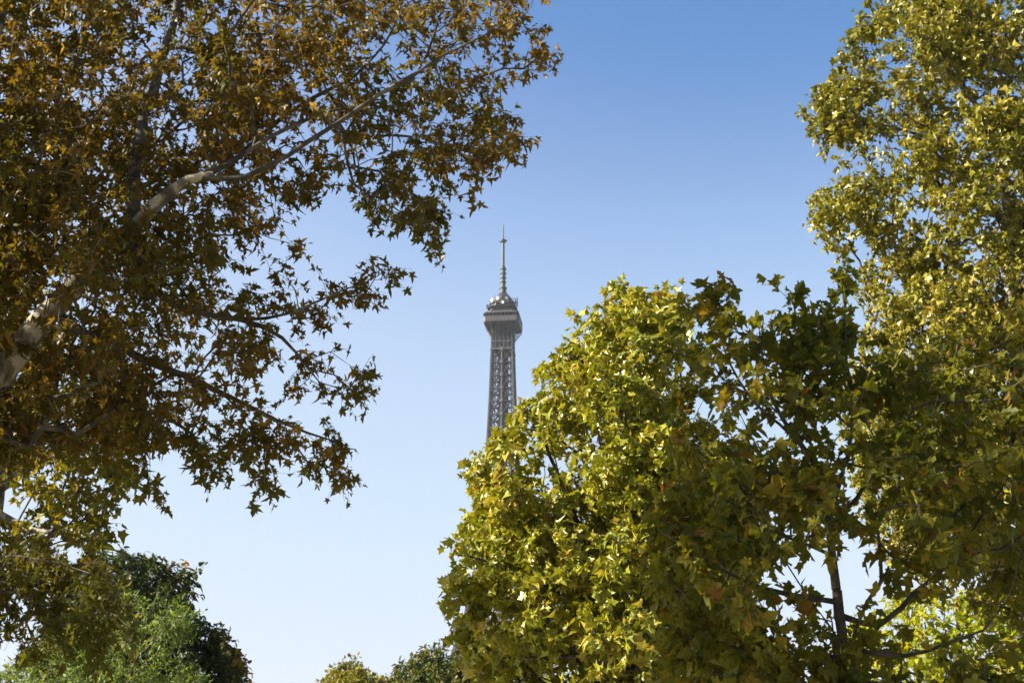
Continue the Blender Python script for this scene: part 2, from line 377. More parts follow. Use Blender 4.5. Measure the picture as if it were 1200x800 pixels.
def leaves_mesh(name, base, tip, nrm, size, age, pet, outline, mat, parent, rng, curl=1.0):
    n = len(base); m = len(outline)
    t = unit(tip); b = unit(np.cross(t, nrm)); nn = np.cross(b, t)
    ol = np.vstack([outline, [(0, .34)]])
    k = m + 1
    x = ol[:, 0][None, :]; y = ol[:, 1][None, :]
    cu = (rng.normal(.35, .45, (n, 1)) * curl); fo = np.abs(rng.normal(.25, .25, (n, 1))) * curl
    asym = (1 + rng.normal(0, .13, (n, 1))*np.sign(x))*np.clip(rng.normal(.95, .2, (n, 1)), .45, 1.4)
    tw_ = rng.normal(0, .45, (n, 1))*curl
    z = -cu * y**2 * .7 + fo*np.abs(x) + tw_*x*y + rng.normal(0, .05, (n, k))
    X = x*asym*size[:, None]; X = X + rng.normal(0, .035, (n, k))*size[:, None]*(y != 0); Y = (y + rng.normal(0, .035, (n, k))*(y != 0))*size[:, None]; Z = z*size[:, None]
    root = base + pet
    P = root[:, None, :] + X[..., None]*b[:, None, :] + Y[..., None]*t[:, None, :] + Z[..., None]*nn[:, None, :]
    # petiole: thin sliver from twig to the blade
    w = .004 + size*.012
    pv = np.stack([base - b*w[:, None]*.5, base + b*w[:, None]*.5], 1)
    V = np.concatenate([P, pv], 1); kk = k + 2
    i = np.arange(m); tri = np.stack([i, (i+1) % m, np.full(m, m)], 1)
    tri = np.vstack([tri, [(k, k+1, 0)]])
    Fc = (tri[None] + (np.arange(n)*kk)[:, None, None]).reshape(-1, 3)
    return mesh_obj(name, V.reshape(-1, 3), Fc, mat, parent, {'age': np.repeat(age, kk)})

def in_poly(p, poly):
    x, y = p[:, 0], p[:, 1]; r = np.zeros(len(p), bool); n = len(poly)
    for i in range(n):
        x1, y1 = poly[i]; x2, y2 = poly[(i+1) % n]
        if y1 == y2: continue
        c = ((y1 > y) != (y2 > y)) & (x < (x2-x1)*(y-y1)/(y2-y1) + x1); r ^= c
    return r
def edge_dist(p, poly):
    d = np.full(len(p), 1e9); n = len(poly)
    for i in range(n):
        a = np.array(poly[i], float); b = np.array(poly[(i+1) % n], float); ab = b-a
        t = np.clip(((p-a)@ab)/max(ab@ab, 1e-9), 0, 1); q = a + t[:, None]*ab
        d = np.minimum(d, np.hypot(*(p-q).T))
    return d
def vnoise(P, s, seed):
    o = Vector((seed*13.7, seed*7.1, seed*3.3))
    return np.array([mnoise.noise(Vector(p)*s + o) for p in P])

def px_of(P):
    u = P - CAM; z = u@fwd
    return 600 + F*u[:, 0]/z, 400 - F*(u@upv)/z

def fill_poly(poly, n, Y, T, edge, rng, holes=(), shell=0.6, pad=0, clump=None, seed=1, thr=-1, lump=None, over=3):
    """n twig ends inside an outline; the crown bulges in depth (half thickness T) away from its edge"""
    poly = [tuple(map(float, q)) for q in poly]; a = np.array(poly); lo, hi = a.min(0), a.max(0); out = []; tot = 0
    while tot < n:
        p = lo + rng.random((n*4, 2))*(hi-lo); p = p[in_poly(p, poly)]
        for (hx, hy, hr) in holes: p = p[np.hypot(p[:, 0]-hx, p[:, 1]-hy) > (hr + pad)*(.8+.4*rng.random(len(p)))]
        e = edge_dist(p, poly); th = T*np.sqrt(np.clip(e/edge, 0.02, 1))
        u = rng.uniform(-1, 1, len(p)); u = np.sign(u)*np.abs(u)**shell
        W = at(p[:, 0], p[:, 1], Y + th*u)
        if clump: W = W[vnoise(W, 1.0/clump, seed) > thr]
        out.append(W); tot += len(W)
    out = np.concatenate(out); out = out[rng.permutation(len(out))][:n]
    if lump:                                              # most twig ends gather in boughs, the rest lie loose
        k, r = lump; n = len(out); m = int(n*.8); c = out[rng.integers(0, min(k, n), m)]
        off = rng.normal(0, 1, (m, 3))*r*np.array([1, 1, .62]) ; off[:, 2] -= .25*np.linalg.norm(off[:, :2], axis=1)
        out[n-m:] = c + off
        x, y = px_of(out); q = np.stack([x, y], 1); keep = in_poly(q, poly) | (edge_dist(q, poly) < over)
        if len(holes):
            for (hx, hy, hr) in holes: keep &= np.hypot(x-hx, y-hy) > hr*.9
        out = out[keep]
    return out
def fill_ball(c, r, n, rng, shell=.5):
    v = unit(rng.normal(size=(n, 3))); return np.array(c) + v*np.array(r)*(rng.random((n, 1))**shell)

def polyline(pts, step=.2, kink=.055):
    pts = np.asarray(pts, float); out = [pts[0]]
    # catmull-rom through the points
    P = np.vstack([2*pts[0]-pts[1], pts, 2*pts[-1]-pts[-2]])
    for i in range(1, len(P)-2):
        L = np.linalg.norm(P[i+1, :3]-P[i, :3]); k = max(1, int(L/step))
        for j in range(1, k+1):
            t = j/k; a, b, c, d = P[i-1], P[i], P[i+1], P[i+2]
            q = (.5*((2*b) + (c-a)*t + (2*a-5*b+4*c-d)*t*t + (3*b-3*c+d-a)*t**3))
            if kink and q.shape[0] > 3:
                v = Vector(q[:3]); e = kink*min(1.0, .4 + 4*q[3])*np.array(mnoise.noise_vector(v*2.1)) + .35*kink*np.array(mnoise.noise_vector(v*6.3)); q[:3] += e; q[3] *= 1 + .22*mnoise.noise(v*3.7)
            out.append(q)
    return np.array(out)

def tubes(paths, sides):
    V = []; Q = []; n0 = 0
    ang = np.arange(sides)*2*math.pi/sides; ca, sa = np.cos(ang), np.sin(ang)
    for P, r in paths:
        P = np.asarray(P); n = len(P)
        if n < 2: continue
        T = unit(np.gradient(P, axis=0)); ref = np.array([0.31, 0.2, 0.93]) if abs(T[0, 2]) < .85 else np.array([.9, .3, .1])
        u = np.cross(T, ref); u = unit(u); v = np.cross(T, u)
        ring = P[:, None] + r[:, None, None]*(ca[None, :, None]*u[:, None] + sa[None, :, None]*v[:, None])
        V.append(ring.reshape(-1, 3)); i = np.arange(n-1)[:, None]*sides; j = np.arange(sides)[None]; j2 = (j+1) % sides
        Q.append((np.stack([i+j, i+j2, i+sides+j2, i+sides+j], -1).reshape(-1, 4)) + n0); n0 += n*sides
    return np.concatenate(V), np.concatenate(Q)

def grow(limbs, A, rng, bias=.25, rtip=.006, expo=.44, wob=.07, pen=None):
    """limbs: list of (x,y,z,r) polylines, the first is the trunk; A: twig ends. Joins every twig end to the tree."""
    P = []; par = []; lr = []; first = []
    for L in limbs:
        first.append(len(P))
        pl = polyline(L)
        if P:
            q = np.array(P); k = int(np.argmin(np.linalg.norm(q - pl[0, :3], axis=1)))
        else: k = -1
        for q in pl:
            P.append(q[:3]); par.append(k); lr.append(q[3]); k = len(P)-1
    nl = len(P); P = np.array(P); D = np.zeros(nl)
    for i in range(nl):
        if par[i] >= 0: D[i] = D[par[i]] + np.linalg.norm(P[i]-P[par[i]])
    for li, v in (pen or {}).items():                     # a bough kept from spreading beyond its own reach
        a = first[li]; b = first[li+1] if li+1 < len(first) else nl
        D[a:b] += v
    M = len(A); N = np.vstack([P, np.zeros((M*4, 3))]); cnt = nl; D = np.concatenate([D, np.zeros(M*4)])
    best = np.full(M, 1e9); bi = np.zeros(M, int)
    for i in range(nl):
        d = np.linalg.norm(A-N[i], axis=1) + bias*D[i]; m = d < best; best[m] = d[m]; bi[m] = i
    alive = np.ones(M, bool); tips = []; tdir = []
    for _ in range(M):
        j = int(np.argmin(np.where(alive, best, 1e12))); alive[j] = False
        p = bi[j]; a = N[p]; b = A[j]; L = np.linalg.norm(b-a); k = 1 if L < .35 else (2 if L < .8 else 3)
        add = []
        for q in range(1, k+1):
            pt = a + (b-a)*q/k
            if q < k: pt = pt + rng.normal(0, wob*L, 3) + np.array([0, 0, .06*L])
            if cnt >= len(N): N = np.vstack([N, np.zeros((M, 3))]); D = np.concatenate([D, np.zeros(M)])
            N[cnt] = pt; par.append(p); lr.append(0); D[cnt] = D[p] + np.linalg.norm(pt-N[p]); p = cnt; add.append(cnt); cnt += 1
        tips.append(p); tdir.append(N[p]-N[par[p]])
        for i in add:
            d = np.linalg.norm(A-N[i], axis=1) + bias*D[i]; m = alive & (d < best); best[m] = d[m]; bi[m] = i
    N = N[:cnt]; par = np.array(par); w_ = np.zeros(cnt); w_[tips] += 1
    for i in range(cnt-1, -1, -1):
        if par[i] >= 0: w_[par[i]] += w_[i]
    r = rtip*np.maximum(w_, 1)**expo
    lr = np.array(lr); r[:nl] = np.maximum(lr[:nl], .0)
    for i in range(nl, cnt): r[i] = min(r[i], .8*r[par[i]] if par[i] < nl else r[par[i]])
    ch = [[] for _ in range(cnt)]
    for i in range(cnt):
        if par[i] >= 0: ch[par[i]].append(i)
    return dict(N=N, par=par, r=r, ch=ch, w=w_, nl=nl, tips=np.array(tips), tdir=unit(np.array(tdir)))

def tree(name, label, loc, limbs, A, seed, leafmat, barkmat, size=.15, per=9, twig=.28, outline=LEAF_PLANE,
         age=(.45, .22), agefn=None, droop=.35, upn=.55, sunn=.25, rtip=.006, bias=.25, centre=None, ntw=3, group=None, curl=1.0, petl=.4, expo=.44, twigmat=None, sizefn=None, pen=None, patch=.3):
    twigmat = twigmat or (M_bark_twig if barkmat is M_bark_plane else barkmat)
    rng = np.random.default_rng(seed)
    root = empty(name, loc); tag(root, label, 'tree', group or {'plane_tree': 'plane trees framing the tower', 'linden_tree': 'far trees low in the gap', 'lime_tree': 'lime-green trees behind the plane trees'}.get(name))
    g = grow(limbs, A, rng, bias, rtip, expo, pen=pen)
    N, par, r, ch, w_ = g['N'], g['par'], g['r'], g['ch'], g['w']
    # trunk and limbs, swept
    big = []; small = []; k = 0
    for li, L in enumerate(limbs):
        pl = polyline(L); (big).append((pl[:, :3], pl[:, 3])); k += len(pl)
    trunk_paths = big[:1]; limb_paths = big[1:]
    nl = g['nl']; starts = [(i, c) for i in range(len(N)) for c in ch[i] if c >= nl and (i < nl or max(ch[i], key=lambda q: w_[q]) != c)]
    for p, c in starts:
        path = [N[p], N[c]]; rr = [r[c], r[c]]; q = c
        while ch[q]:
            q = max(ch[q], key=lambda s: w_[s]); path.append(N[q]); rr.append(r[q])
        rr[-1] *= .5; small.append((np.array(path), np.array(rr)))
    V, Q = tubes(trunk_paths, 18); mesh_obj('trunk', V, Q, barkmat, root, smooth=True)
    for lp in limb_paths:
        V, Q = tubes([lp], 12); mesh_obj('limb', V, Q, barkmat if lp[1][0] > .09 else twigmat, root, smooth=True)
    # fine twigs at every branch end
    T = N[g['tips']]; td = g['tdir']; nT = len(T)
    base = np.repeat(T, ntw, 0); d0 = np.repeat(td, ntw, 0)
    cen = A.mean(0) if centre is None else np.asarray(centre)
    outw = unit(base - cen)
    dv = unit(d0*.6 + outw*.5 + rng.normal(0, .55, base.shape) + np.array([0, 0, -.15*droop]))
    ln = twig*rng.uniform(.5, 1.25, len(base))
    end = base + dv*ln[:, None] + np.array([0, 0, -1.0])*(droop*.25*ln)[:, None]
    mid = base + dv*ln[:, None]*.5
    tw = [(np.array([a, m, e]), np.array([rtip*.7, rtip*.55, rtip*.3])) for a, m, e in zip(base, mid, end)]
    V1, Q1 = tubes(small, 6); V2, Q2 = tubes(tw, 3)
    mesh_obj('branches', np.vstack([V1, V2]), [Q1, Q2+len(V1)], twigmat, root, smooth=True)
    # leaves along the twigs
    pl = max(1, int(round(per/ntw))); nl_ = len(base)*pl
    tpos = np.tile((np.arange(pl)+.6)/pl, len(base)) + rng.uniform(-.1, .1, nl_)
    tpos = np.clip(tpos, .08, 1)
    B = np.repeat(base, pl, 0); E = np.repeat(end, pl, 0); DV = np.repeat(dv, pl, 0)
    p = B + (E-B)*tpos[:, None]
    sz = size*np.clip(rng.normal(1, .30, nl_), .4, 1.7)
    if sizefn is not None: sz = sz*sizefn(p)
    side = rng.normal(0, 1, (nl_, 3)); tip = unit(DV*.5 + side*.75 + np.array([0, 0, -droop]))
    ow = unit(p - cen)
    nrm = unit(np.array([0, 0, upn]) + ow*.25 + SUN*sunn + rng.normal(0, .5, (nl_, 3)))
    pet = unit(tip + rng.normal(0, .35, (nl_, 3)))*(sz*petl)[:, None]
    ag = np.clip(rng.normal(age[0], age[1], nl_) + patch*np.repeat(np.repeat(vnoise(T, .8, seed), ntw), pl), 0, 1)
    if agefn is not None: ag = np.clip(ag + agefn(p), 0, 1)
    leaves_mesh('crown', p, tip, nrm, sz, ag, pet, outline, leafmat, root, rng, curl)
    return root

def lim(pts):
    """(px, py, distance, radius) -> world limb"""
    a = np.array(pts, float); return np.hstack([at(a[:, 0], a[:, 1], a[:, 2]), a[:, 3:4]])
def trunk_to(pt, r0, r1, lean=(0, 0), z0=-.1):
    """a trunk from the ground to a world point, flared at the root"""
    x, y, z = pt; b = (x+lean[0], y+lean[1])
    return np.array([(b[0], b[1], z0, r0*1.5), (b[0], b[1], .25, r0*1.15), (b[0]+(x-b[0])*.25, b[1]+(y-b[1])*.25, z*.3, r0), (b[0]+(x-b[0])*.65, b[1]+(y-b[1])*.65, z*.65, (r0+r1)/2), (x, y, z, r1)])

# --- big rust-brown plane tree on the left
rng = np.random.default_rng(11)
fork = at(-38, 500, 14.0)
tr = trunk_to(fork, .42, .30, (.1, .1))
limbs = [tr,
  lim([(-38, 500, 14.40, 0.1776), (0, 437, 14.20, 0.1369), (50, 372, 14.00, 0.1221), (100, 320, 13.80, 0.1073), (160, 262, 13.60, 0.0851), (200, 225, 13.50, 0.0697), (222, 213, 13.40, 0.0510), (250, 205, 13.40, 0.0306)]),
  lim([(235, 208, 13.40, 0.0306), (285, 207, 13.30, 0.0306), (322, 190, 13.20, 0.0286), (380, 155, 13.10, 0.0238), (450, 108, 13.00, 0.0204), (535, 58, 12.80, 0.0122), (600, 25, 12.70, 0.0054)]),
  lim([(238, 207, 13.4, .030), (275, 188, 13.5, .026), (320, 160, 13.6, .023), (375, 132, 13.7, .018), (420, 128, 13.7, .012), (470, 150, 13.7, .008)]),
  lim([(225, 212, 13.45, 0.0340), (290, 175, 13.80, 0.0272), (345, 128, 14.00, 0.0238), (400, 98, 14.20, 0.0204), (440, 65, 14.40, 0.0150), (467, 18, 14.50, 0.0102), (480, -60, 14.60, 0.0054)]),
  lim([(450, 108, 13.00, .02), (490, 85, 13.30, .018), (510, 40, 13.40, .01)]),
  lim([(155, 268, 13.60, .08), (160, 180, 14.00, .07), (185, 80, 14.40, .055), (205, 20, 14.60, .045), (215, -80, 14.80, .03)]),
  lim([(150, 275, 13.70, .05), (172, 330, 13.90, .04), (215, 362, 14.10, .035), (280, 375, 14.30, .03), (330, 395, 14.40, .02), (362, 432, 14.50, .01)]),
  lim([(280, 375, 14.30, .02), (340, 368, 14.20, .014), (375, 352, 14.10, .012), (430, 330, 14.00, .006)]),
  lim([(60, 365, 14.00, .06), (120, 400, 14.30, .05), (200, 432, 14.50, .04), (270, 465, 14.60, .028), (330, 495, 14.60, .018), (390, 515, 14.60, .008)]),
  np.vstack([np.append(fork, .22), np.append(fork+[-.2, .1, 1.8], .2), np.append(fork+[-.6, .3, 4.0], .15), np.append(fork+[-.3, .2, 6.2], .08)]),
  np.vstack([np.append(fork+[-.2, .1, 1.0], .15), np.append(fork+[-1.8, -1.2, 2.4], .12), np.append(fork+[-3.4, -2.6, 3.8], .06)]),
  np.vstack([np.append(fork+[-.3, .1, 2.2], .14), np.append(fork+[0.4, -2.0, 3.6], .10), np.append(fork+[0.8, -3.8, 4.6], .05)]),
]
polyL = [(-80, -70), (690, -70), (650, 0), (636, 35), (612, 62), (598, 95), (612, 130), (606, 172), (560, 190), (545, 225), (515, 245), (500, 280), (474, 262), (440, 232), (405, 195), (385, 190), (368, 200), (368, 235), (350, 275), (335, 305), (345, 340), (345, 375), (380, 395), (425, 430), (410, 455), (375, 462), (380, 500), (408, 528), (395, 552), (350, 540), (300, 530), (245, 535), (190, 520), (170, 560), (130, 540), (80, 520), (0, 530), (-80, 540)]
holesL = [(40, 388, 15), (72, 352, 12), (15, 425, 16), (215, 218, 9), (318, 160, 14), (352, 150, 12), (305, 215, 12), (272, 320, 14), (258, 280, 10), (430, 62, 16), (460, 60, 12), (350, 395, 13), (300, 440, 12), (225, 390, 9), (335, 420, 10), (470, 45, 12), (520, 135, 9), (345, 95, 10), (180, 25, 14), (260, 490, 10), (95, 120, 6), (45, 115, 6), (110, 345, 5), (500, 205, 10), (400, 60, 10), (310, 15, 9)]
A = [fill_poly(polyL, 2000, 14.9, 2.3, 150, rng, holesL, pad=8, clump=.6, seed=3, thr=-.06, lump=(260, .27))]
A.append(fill_poly([(-80, -70), (300, -70), (330, 120), (200, 420), (-80, 460)], 480, 15.3, 2.6, 200, rng, holesL[:4] + holesL[-10:], pad=5, clump=.6, seed=4, thr=-.02))
# drooping sprays that leave the mass
def spray(pts, n, Y, j=9, dj=.25):
    a = np.array(pts, float); s = polyline(np.hstack([a, np.zeros((len(a), 2))]), 6, 0)[:, :2]; i = rng.integers(0, len(s), n)
    return at(s[i, 0] + rng.normal(0, j, n), s[i, 1] + rng.normal(0, j, n), Y + rng.normal(0, dj, n))
A += [spray([(345, 372), (385, 350), (425, 335), (448, 322)], 20, 14.7), spray([(395, 470), (415, 450), (428, 436)], 6, 14.9, 5),
      spray([(480, 235), (500, 262), (505, 278)], 10, 13.9, 8), spray([(408, 185), (418, 205), (425, 222)], 4, 14, 4), spray([(440, 218), (432, 240)], 4, 14, 4),
      spray([(545, 195), (580, 175), (605, 168)], 14, 13.6, 7), spray([(610, 80), (632, 62)], 6, 13.5, 5), spray([(240, 530), (246, 560)], 5, 14.8, 5),
      spray([(300, 540), (306, 570)], 5, 14.9, 4), spray([(345, 540), (385, 548), (404, 552)], 9, 15.1, 6), spray([(172, 555), (180, 572)], 4, 14.7, 4), spray([(380, 500), (402, 525)], 6, 15.1, 5)]
# lower boughs at the frame's left, and the rest of the crown beyond it
A.append(fill_poly([(-80, 620), (30, 640), (95, 650), (145, 690), (148, 735), (100, 755), (60, 735), (20, 760), (-80, 780)], 150, 13.2, .8, 60, rng, [(5, 735, 26)], lump=(22, .22)))
cL = fork + np.array([-1.0, -.3, 2.6])
B = fill_ball(cL + [-1.4, -2.4, 1.4], (5.8, 5.2, 5.4), 950, rng)
pxb, pyb = px_of(B)
A.append(B[((pxb < -25) | (pyb < -40)) & (B[:, 1] > 5)])
A = np.concatenate(A)
limbs.append(lim([(-60, 600, 14.6, .06), (0, 655, 14.2, .035), (60, 690, 13.7, .02), (120, 705, 13.4, .01)]))
tree('plane_tree', 'large rust-brown plane tree with pale mottled limb, spreading over the left of the view', (tr[0, 0], tr[0, 1], 0), limbs, A, 21, M_leaf_rust, M_bark_plane,
     size=.080, per=11, twig=.25, age=(.40, .17), patch=.55, agefn=lambda p: -.45*np.clip((6.2-p[:, 2])/2.0, -.15, 1), droop=.6, upn=.4, sunn=.1, curl=1.3, centre=cL, rtip=.0045, bias=.15, expo=.38, pen={len(limbs)-1: 6.0}, sizefn=lambda p: 1 + .5*np.clip((-4.6 - p[:, 0])/1.5, 0, 1))

# --- second, greener plane tree behind it
rng = np.random.default_rng(12)
f2 = at(-6, 560, 24); tr2 = trunk_to(f2, .30, .22, (-.2, 0))
A = fill_poly([(-90, 380), (120, 400), (160, 480), (150, 560), (125, 605), (110, 650), (60, 655), (0, 740), (-90, 760)], 620, 24, 2.4, 80, rng, [(60, 500, 8), (100, 545, 10), (35, 600, 8), (80, 610, 10), (6, 560, 22), (8, 590, 18), (4, 735, 24)], clump=.8, seed=6, thr=-.15)
A = np.concatenate([A, fill_ball(f2+[-2.2, .5, 2.5], (2.6, 2.6, 3.2), 200, rng)])
tree('plane_tree', 'yellow-green plane tree with pale trunk at the left edge, behind the rust-brown one', (tr2[0, 0], tr2[0, 1], 0),
     [tr2, lim([(-6, 560, 24, .16), (5, 500, 24, .12), (30, 440, 24.2, .07), (50, 400, 24.3, .03)]), lim([(-6, 575, 24, .10), (40, 545, 23.6, .06), (100, 520, 23.3, .025)]), lim([(-8, 600, 24, .10), (40, 620, 23.4, .05), (90, 625, 23.2, .02)])],
     A, 22, M_leaf_olive, M_bark_plane, size=.135, per=9, twig=.3, outline=LEAF_PLANE_LITE, age=(.36, .2), droop=.45)

# --- sunlit plane tree in the middle
rng = np.random.default_rng(13)
f3 = at(715, 760, 26.5); tr3 = trunk_to(f3, .26, .18, (.1, 0))
polyM = [(722, 338), (745, 340), (768, 350), (792, 348), (802, 375), (815, 430), (850, 470), (880, 560), (885, 650), (875, 720), (880, 850), (590, 850), (575, 800), (548, 770), (545, 745), (526, 728), (530, 700), (520, 670), (540, 640), (562, 610), (556, 580), (560, 546), (572, 532), (590, 522), (607, 512), (613, 488), (635, 465), (628, 442), (655, 430), (655, 408), (672, 395), (682, 372), (705, 358)]
holesM = [(815, 425, 12), (640, 560, 7), (800, 470, 6), (690, 675, 8), (685, 735, 9), (655, 790, 12), (740, 700, 7), (600, 640, 6), (640, 460, 6), (700, 520, 6), (670, 790, 10)]
A = fill_poly(polyM, 2500, 26.5, 2.8, 100, rng, holesM, pad=6, shell=.6, clump=.75, seed=7, thr=-.05, lump=(105, .32))
A = np.concatenate([A, fill_poly([(725, 380), (780, 380), (800, 450), (850, 560), (860, 850), (620, 850), (570, 720), (600, 600), (650, 470)], 420, 27.6, 1.6, 80, rng, holesM, pad=8)])
A = np.concatenate([A, fill_ball(f3+[0, 0, 1.2], (3.0, 2.8, 2.0), 160, rng)])
A = np.concatenate([A, spray([(574, 532), (590, 524), (606, 514)], 22, 25.4, 5, .4)])
limbs = [tr3, lim([(715, 760, 26.5, .15), (712, 680, 26.5, .12), (722, 560, 26.5, .09), (735, 450, 26.5, .05), (738, 370, 26.5, .015)]),
  lim([(713, 690, 26.5, .07), (672, 600, 26.1, .05), (640, 520, 25.9, .03), (630, 460, 25.8, .012)]),
  lim([(715, 730, 26.5, .07), (650, 690, 25.8, .05), (580, 660, 25.4, .025), (535, 650, 25.2, .01)]),
  lim([(716, 640, 26.5, .06), (770, 560, 26.8, .05), (800, 480, 27, .03), (790, 400, 27, .012)]),
  lim([(715, 745, 26.5, .07), (770, 690, 26.8, .05), (820, 630, 27, .03), (860, 580, 27, .012)]),
  lim([(715, 750, 26.5, .06), (660, 770, 25.6, .04), (590, 770, 25.2, .02)])]
tree('plane_tree', 'sunlit yellow-green plane tree right of the tower, hiding its lower part', (tr3[0, 0], tr3[0, 1], 0), limbs, A, 23, M_leaf_bright, M_bark_plane,
     size=.135, per=14, twig=.27, age=(.36, .22), droop=.4, upn=.4, sunn=.15, curl=1.2, centre=at(740, 600, 27.5), outline=LEAF_PLANE_LITE)

# --- tall plane tree on the right
rng = np.random.default_rng(14)
f4 = at(1210, 700, 31); tr4 = trunk_to(f4, .42, .32, (.2, 0))
polyR = [(1035, -60), (1012, 15), (1005, 40), (988, 62), (982, 95), (960, 112), (945, 138), (962, 158), (982, 178), (972, 205), (980, 218), (960, 235), (955, 255), (968, 280), (978, 305), (1000, 300), (1018, 330), (1020, 365), (1005, 400), (990, 470), (1000, 560), (1040, 640), (1100, 700), (1300, 760), (1330, -60)]
holesR = [(1012, 285, 14), (1030, 300, 12), (1030, 172, 7), (1115, 215, 8), (1140, 300, 7), (1085, 385, 8), (1160, 335, 7), (1120, 80, 6), (1000, 260, 7), (1175, 560, 12), (1150, 470, 9)]
A = fill_poly(polyR, 4600, 31, 3.2, 120, rng, holesR, pad=5, shell=.6, clump=.8, seed=8, thr=-.05, lump=(180, .38))
A = np.concatenate([A, fill_poly([(1060, -60), (1010, 90), (1000, 150), (1020, 240), (1050, 340), (1030, 480), (1060, 620), (1300, 760), (1330, -60)], 700, 32.4, 1.8, 80, rng, holesR, pad=8)])
A = np.concatenate([A, fill_ball(f4+[1.5, 1, 6.0], (4.5, 3.5, 6.5), 350, rng)])
limbs = [tr4, lim([(1210, 700, 31, .26), (1200, 560, 31, .22), (1190, 400, 31, .17), (1180, 250, 31, .12), (1172, 100, 31, .07), (1165, -80, 31, .03)]),
  lim([(1188, 390, 31, .10), (1130, 320, 30.6, .07), (1060, 270, 30.3, .04), (990, 245, 30, .012)]),
  lim([(1182, 280, 31, .09), (1130, 190, 30.4, .06), (1050, 150, 30, .03), (965, 140, 29.8, .01)]),
  lim([(1176, 180, 31, .07), (1120, 90, 30.6, .05), (1060, 40, 30.4, .02), (1030, 0, 30.3, .01)]),
  lim([(1195, 500, 31, .10), (1120, 440, 30.6, .06), (1050, 400, 30.3, .03)]),
  lim([(1190, 360, 31, .09), (1230, 260, 30, .06), (1260, 160, 29.5, .03)])]
tree('plane_tree', 'tall golden-olive plane tree filling the upper right edge', (tr4[0, 0], tr4[0, 1], 0), limbs, A, 24, M_leaf_right, M_bark_plane,
     size=.120, per=14, twig=.29, age=(.40, .20), droop=.4, upn=.35, sunn=.15, curl=1.2, centre=at(1160, 300, 32), outline=LEAF_PLANE_LITE)

# --- dark young maple in the shade, nearer, on the right
rng = np.random.default_rng(15)
f5 = at(980, 690, 14.0); tr5 = trunk_to(f5, .07, .048, (.08, 0))
polyD = [(800, 395), (806, 355), (838, 335), (858, 350), (880, 360), (905, 366), (928, 352), (950, 368), (968, 372), (985, 345), (1000, 352), (1012, 390), (1060, 420), (1110, 400), (1160, 380), (1210, 370), (1290, 420), (1290, 870), (780, 870), (778, 760), (772, 660), (788, 560), (798, 500), (800, 450)]
holesD = [(946, 652, 27), (998, 648, 23), (988, 676, 16), (930, 668, 10), (905, 500, 10), (918, 470, 9), (890, 420, 7), (925, 445, 7), (932, 540, 10), (945, 590, 10), (910, 480, 9), (860, 660, 14), (875, 690, 12), (1010, 555, 13), (1035, 620, 13), (1060, 640, 10), (1110, 705, 30), (1070, 760, 26), (1130, 750, 26), (1175, 725, 26), (1050, 705, 18), (1190, 780, 20), (1020, 780, 14), (900, 735, 9), (870, 730, 8), (850, 505, 9), (1010, 495, 10), (1110, 610, 10), (1150, 650, 12), (1090, 690, 12), (1040, 470, 9), (1160, 560, 12)]
A = fill_poly(polyD, 1500, 14.2, 1.5, 120, rng, holesD, shell=.8, pad=6, clump=.5, seed=9, thr=-.10, lump=(190, .22))
px_, _ = px_of(A); A = A[rng.random(len(A)) < np.where(px_ > 1060, .6, np.where(px_ < 840, .7, 1))]
A = np.concatenate([A, spray([(925, 470), (950, 520), (985, 560)], 14, 14.1, 16, .3), spray([(830, 358), (838, 346), (852, 344)], 5, 14.1, 4, .1), spray([(925, 350), (912, 335)], 3, 14.1, 4, .1), spray([(985, 345), (987, 328)], 4, 14, 4, .1)])
limbs = [tr5, lim([(980, 690, 14, .047), (975, 655, 14, .043), (969, 600, 14, .036), (957, 548, 14, .030), (930, 510, 14, .025), (905, 470, 13.95, .018), (893, 420, 13.9, .014), (893, 372, 13.9, .005)]),
  lim([(969, 605, 14, .026), (985, 560, 14.2, .022), (1000, 480, 14.3, .016), (990, 400, 14.3, .01), (987, 352, 14.3, .004)]),
  lim([(974, 650, 14, .02), (950, 640, 13.8, .018), (925, 632, 13.6, .013), (860, 600, 13.4, .008)]),
  lim([(930, 512, 14, .018), (880, 470, 14.2, .014), (845, 400, 14.3, .008), (838, 358, 14.3, .003)]),
  lim([(982, 720, 14, .035), (1030, 735, 14, .03), (1045, 722, 14.1, .025), (1120, 650, 14.5, .018), (1180, 560, 14.8, .008)]),
  lim([(981, 705, 14, .03), (900, 690, 13.7, .022), (850, 668, 13.5, .014), (770, 620, 13.4, .006)]),
  lim([(984, 760, 14, .03), (1060, 765, 13.8, .02), (1150, 740, 13.8, .01)]), lim([(984, 770, 14, .03), (900, 765, 13.9, .02), (800, 730, 13.8, .01)]),
  lim([(972, 620, 14, .022), (1020, 560, 13.9, .018), (1070, 480, 13.9, .01)])]
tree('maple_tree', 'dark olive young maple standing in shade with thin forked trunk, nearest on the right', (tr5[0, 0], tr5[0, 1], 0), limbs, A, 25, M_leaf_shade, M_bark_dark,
     size=.104, per=9, twig=.19, outline=LEAF_MAPLE, curl=1.2, age=(.4, .25), droop=.5, upn=.5, sunn=.1, centre=at(980, 620, 14), rtip=.004, bias=.25, expo=.36)

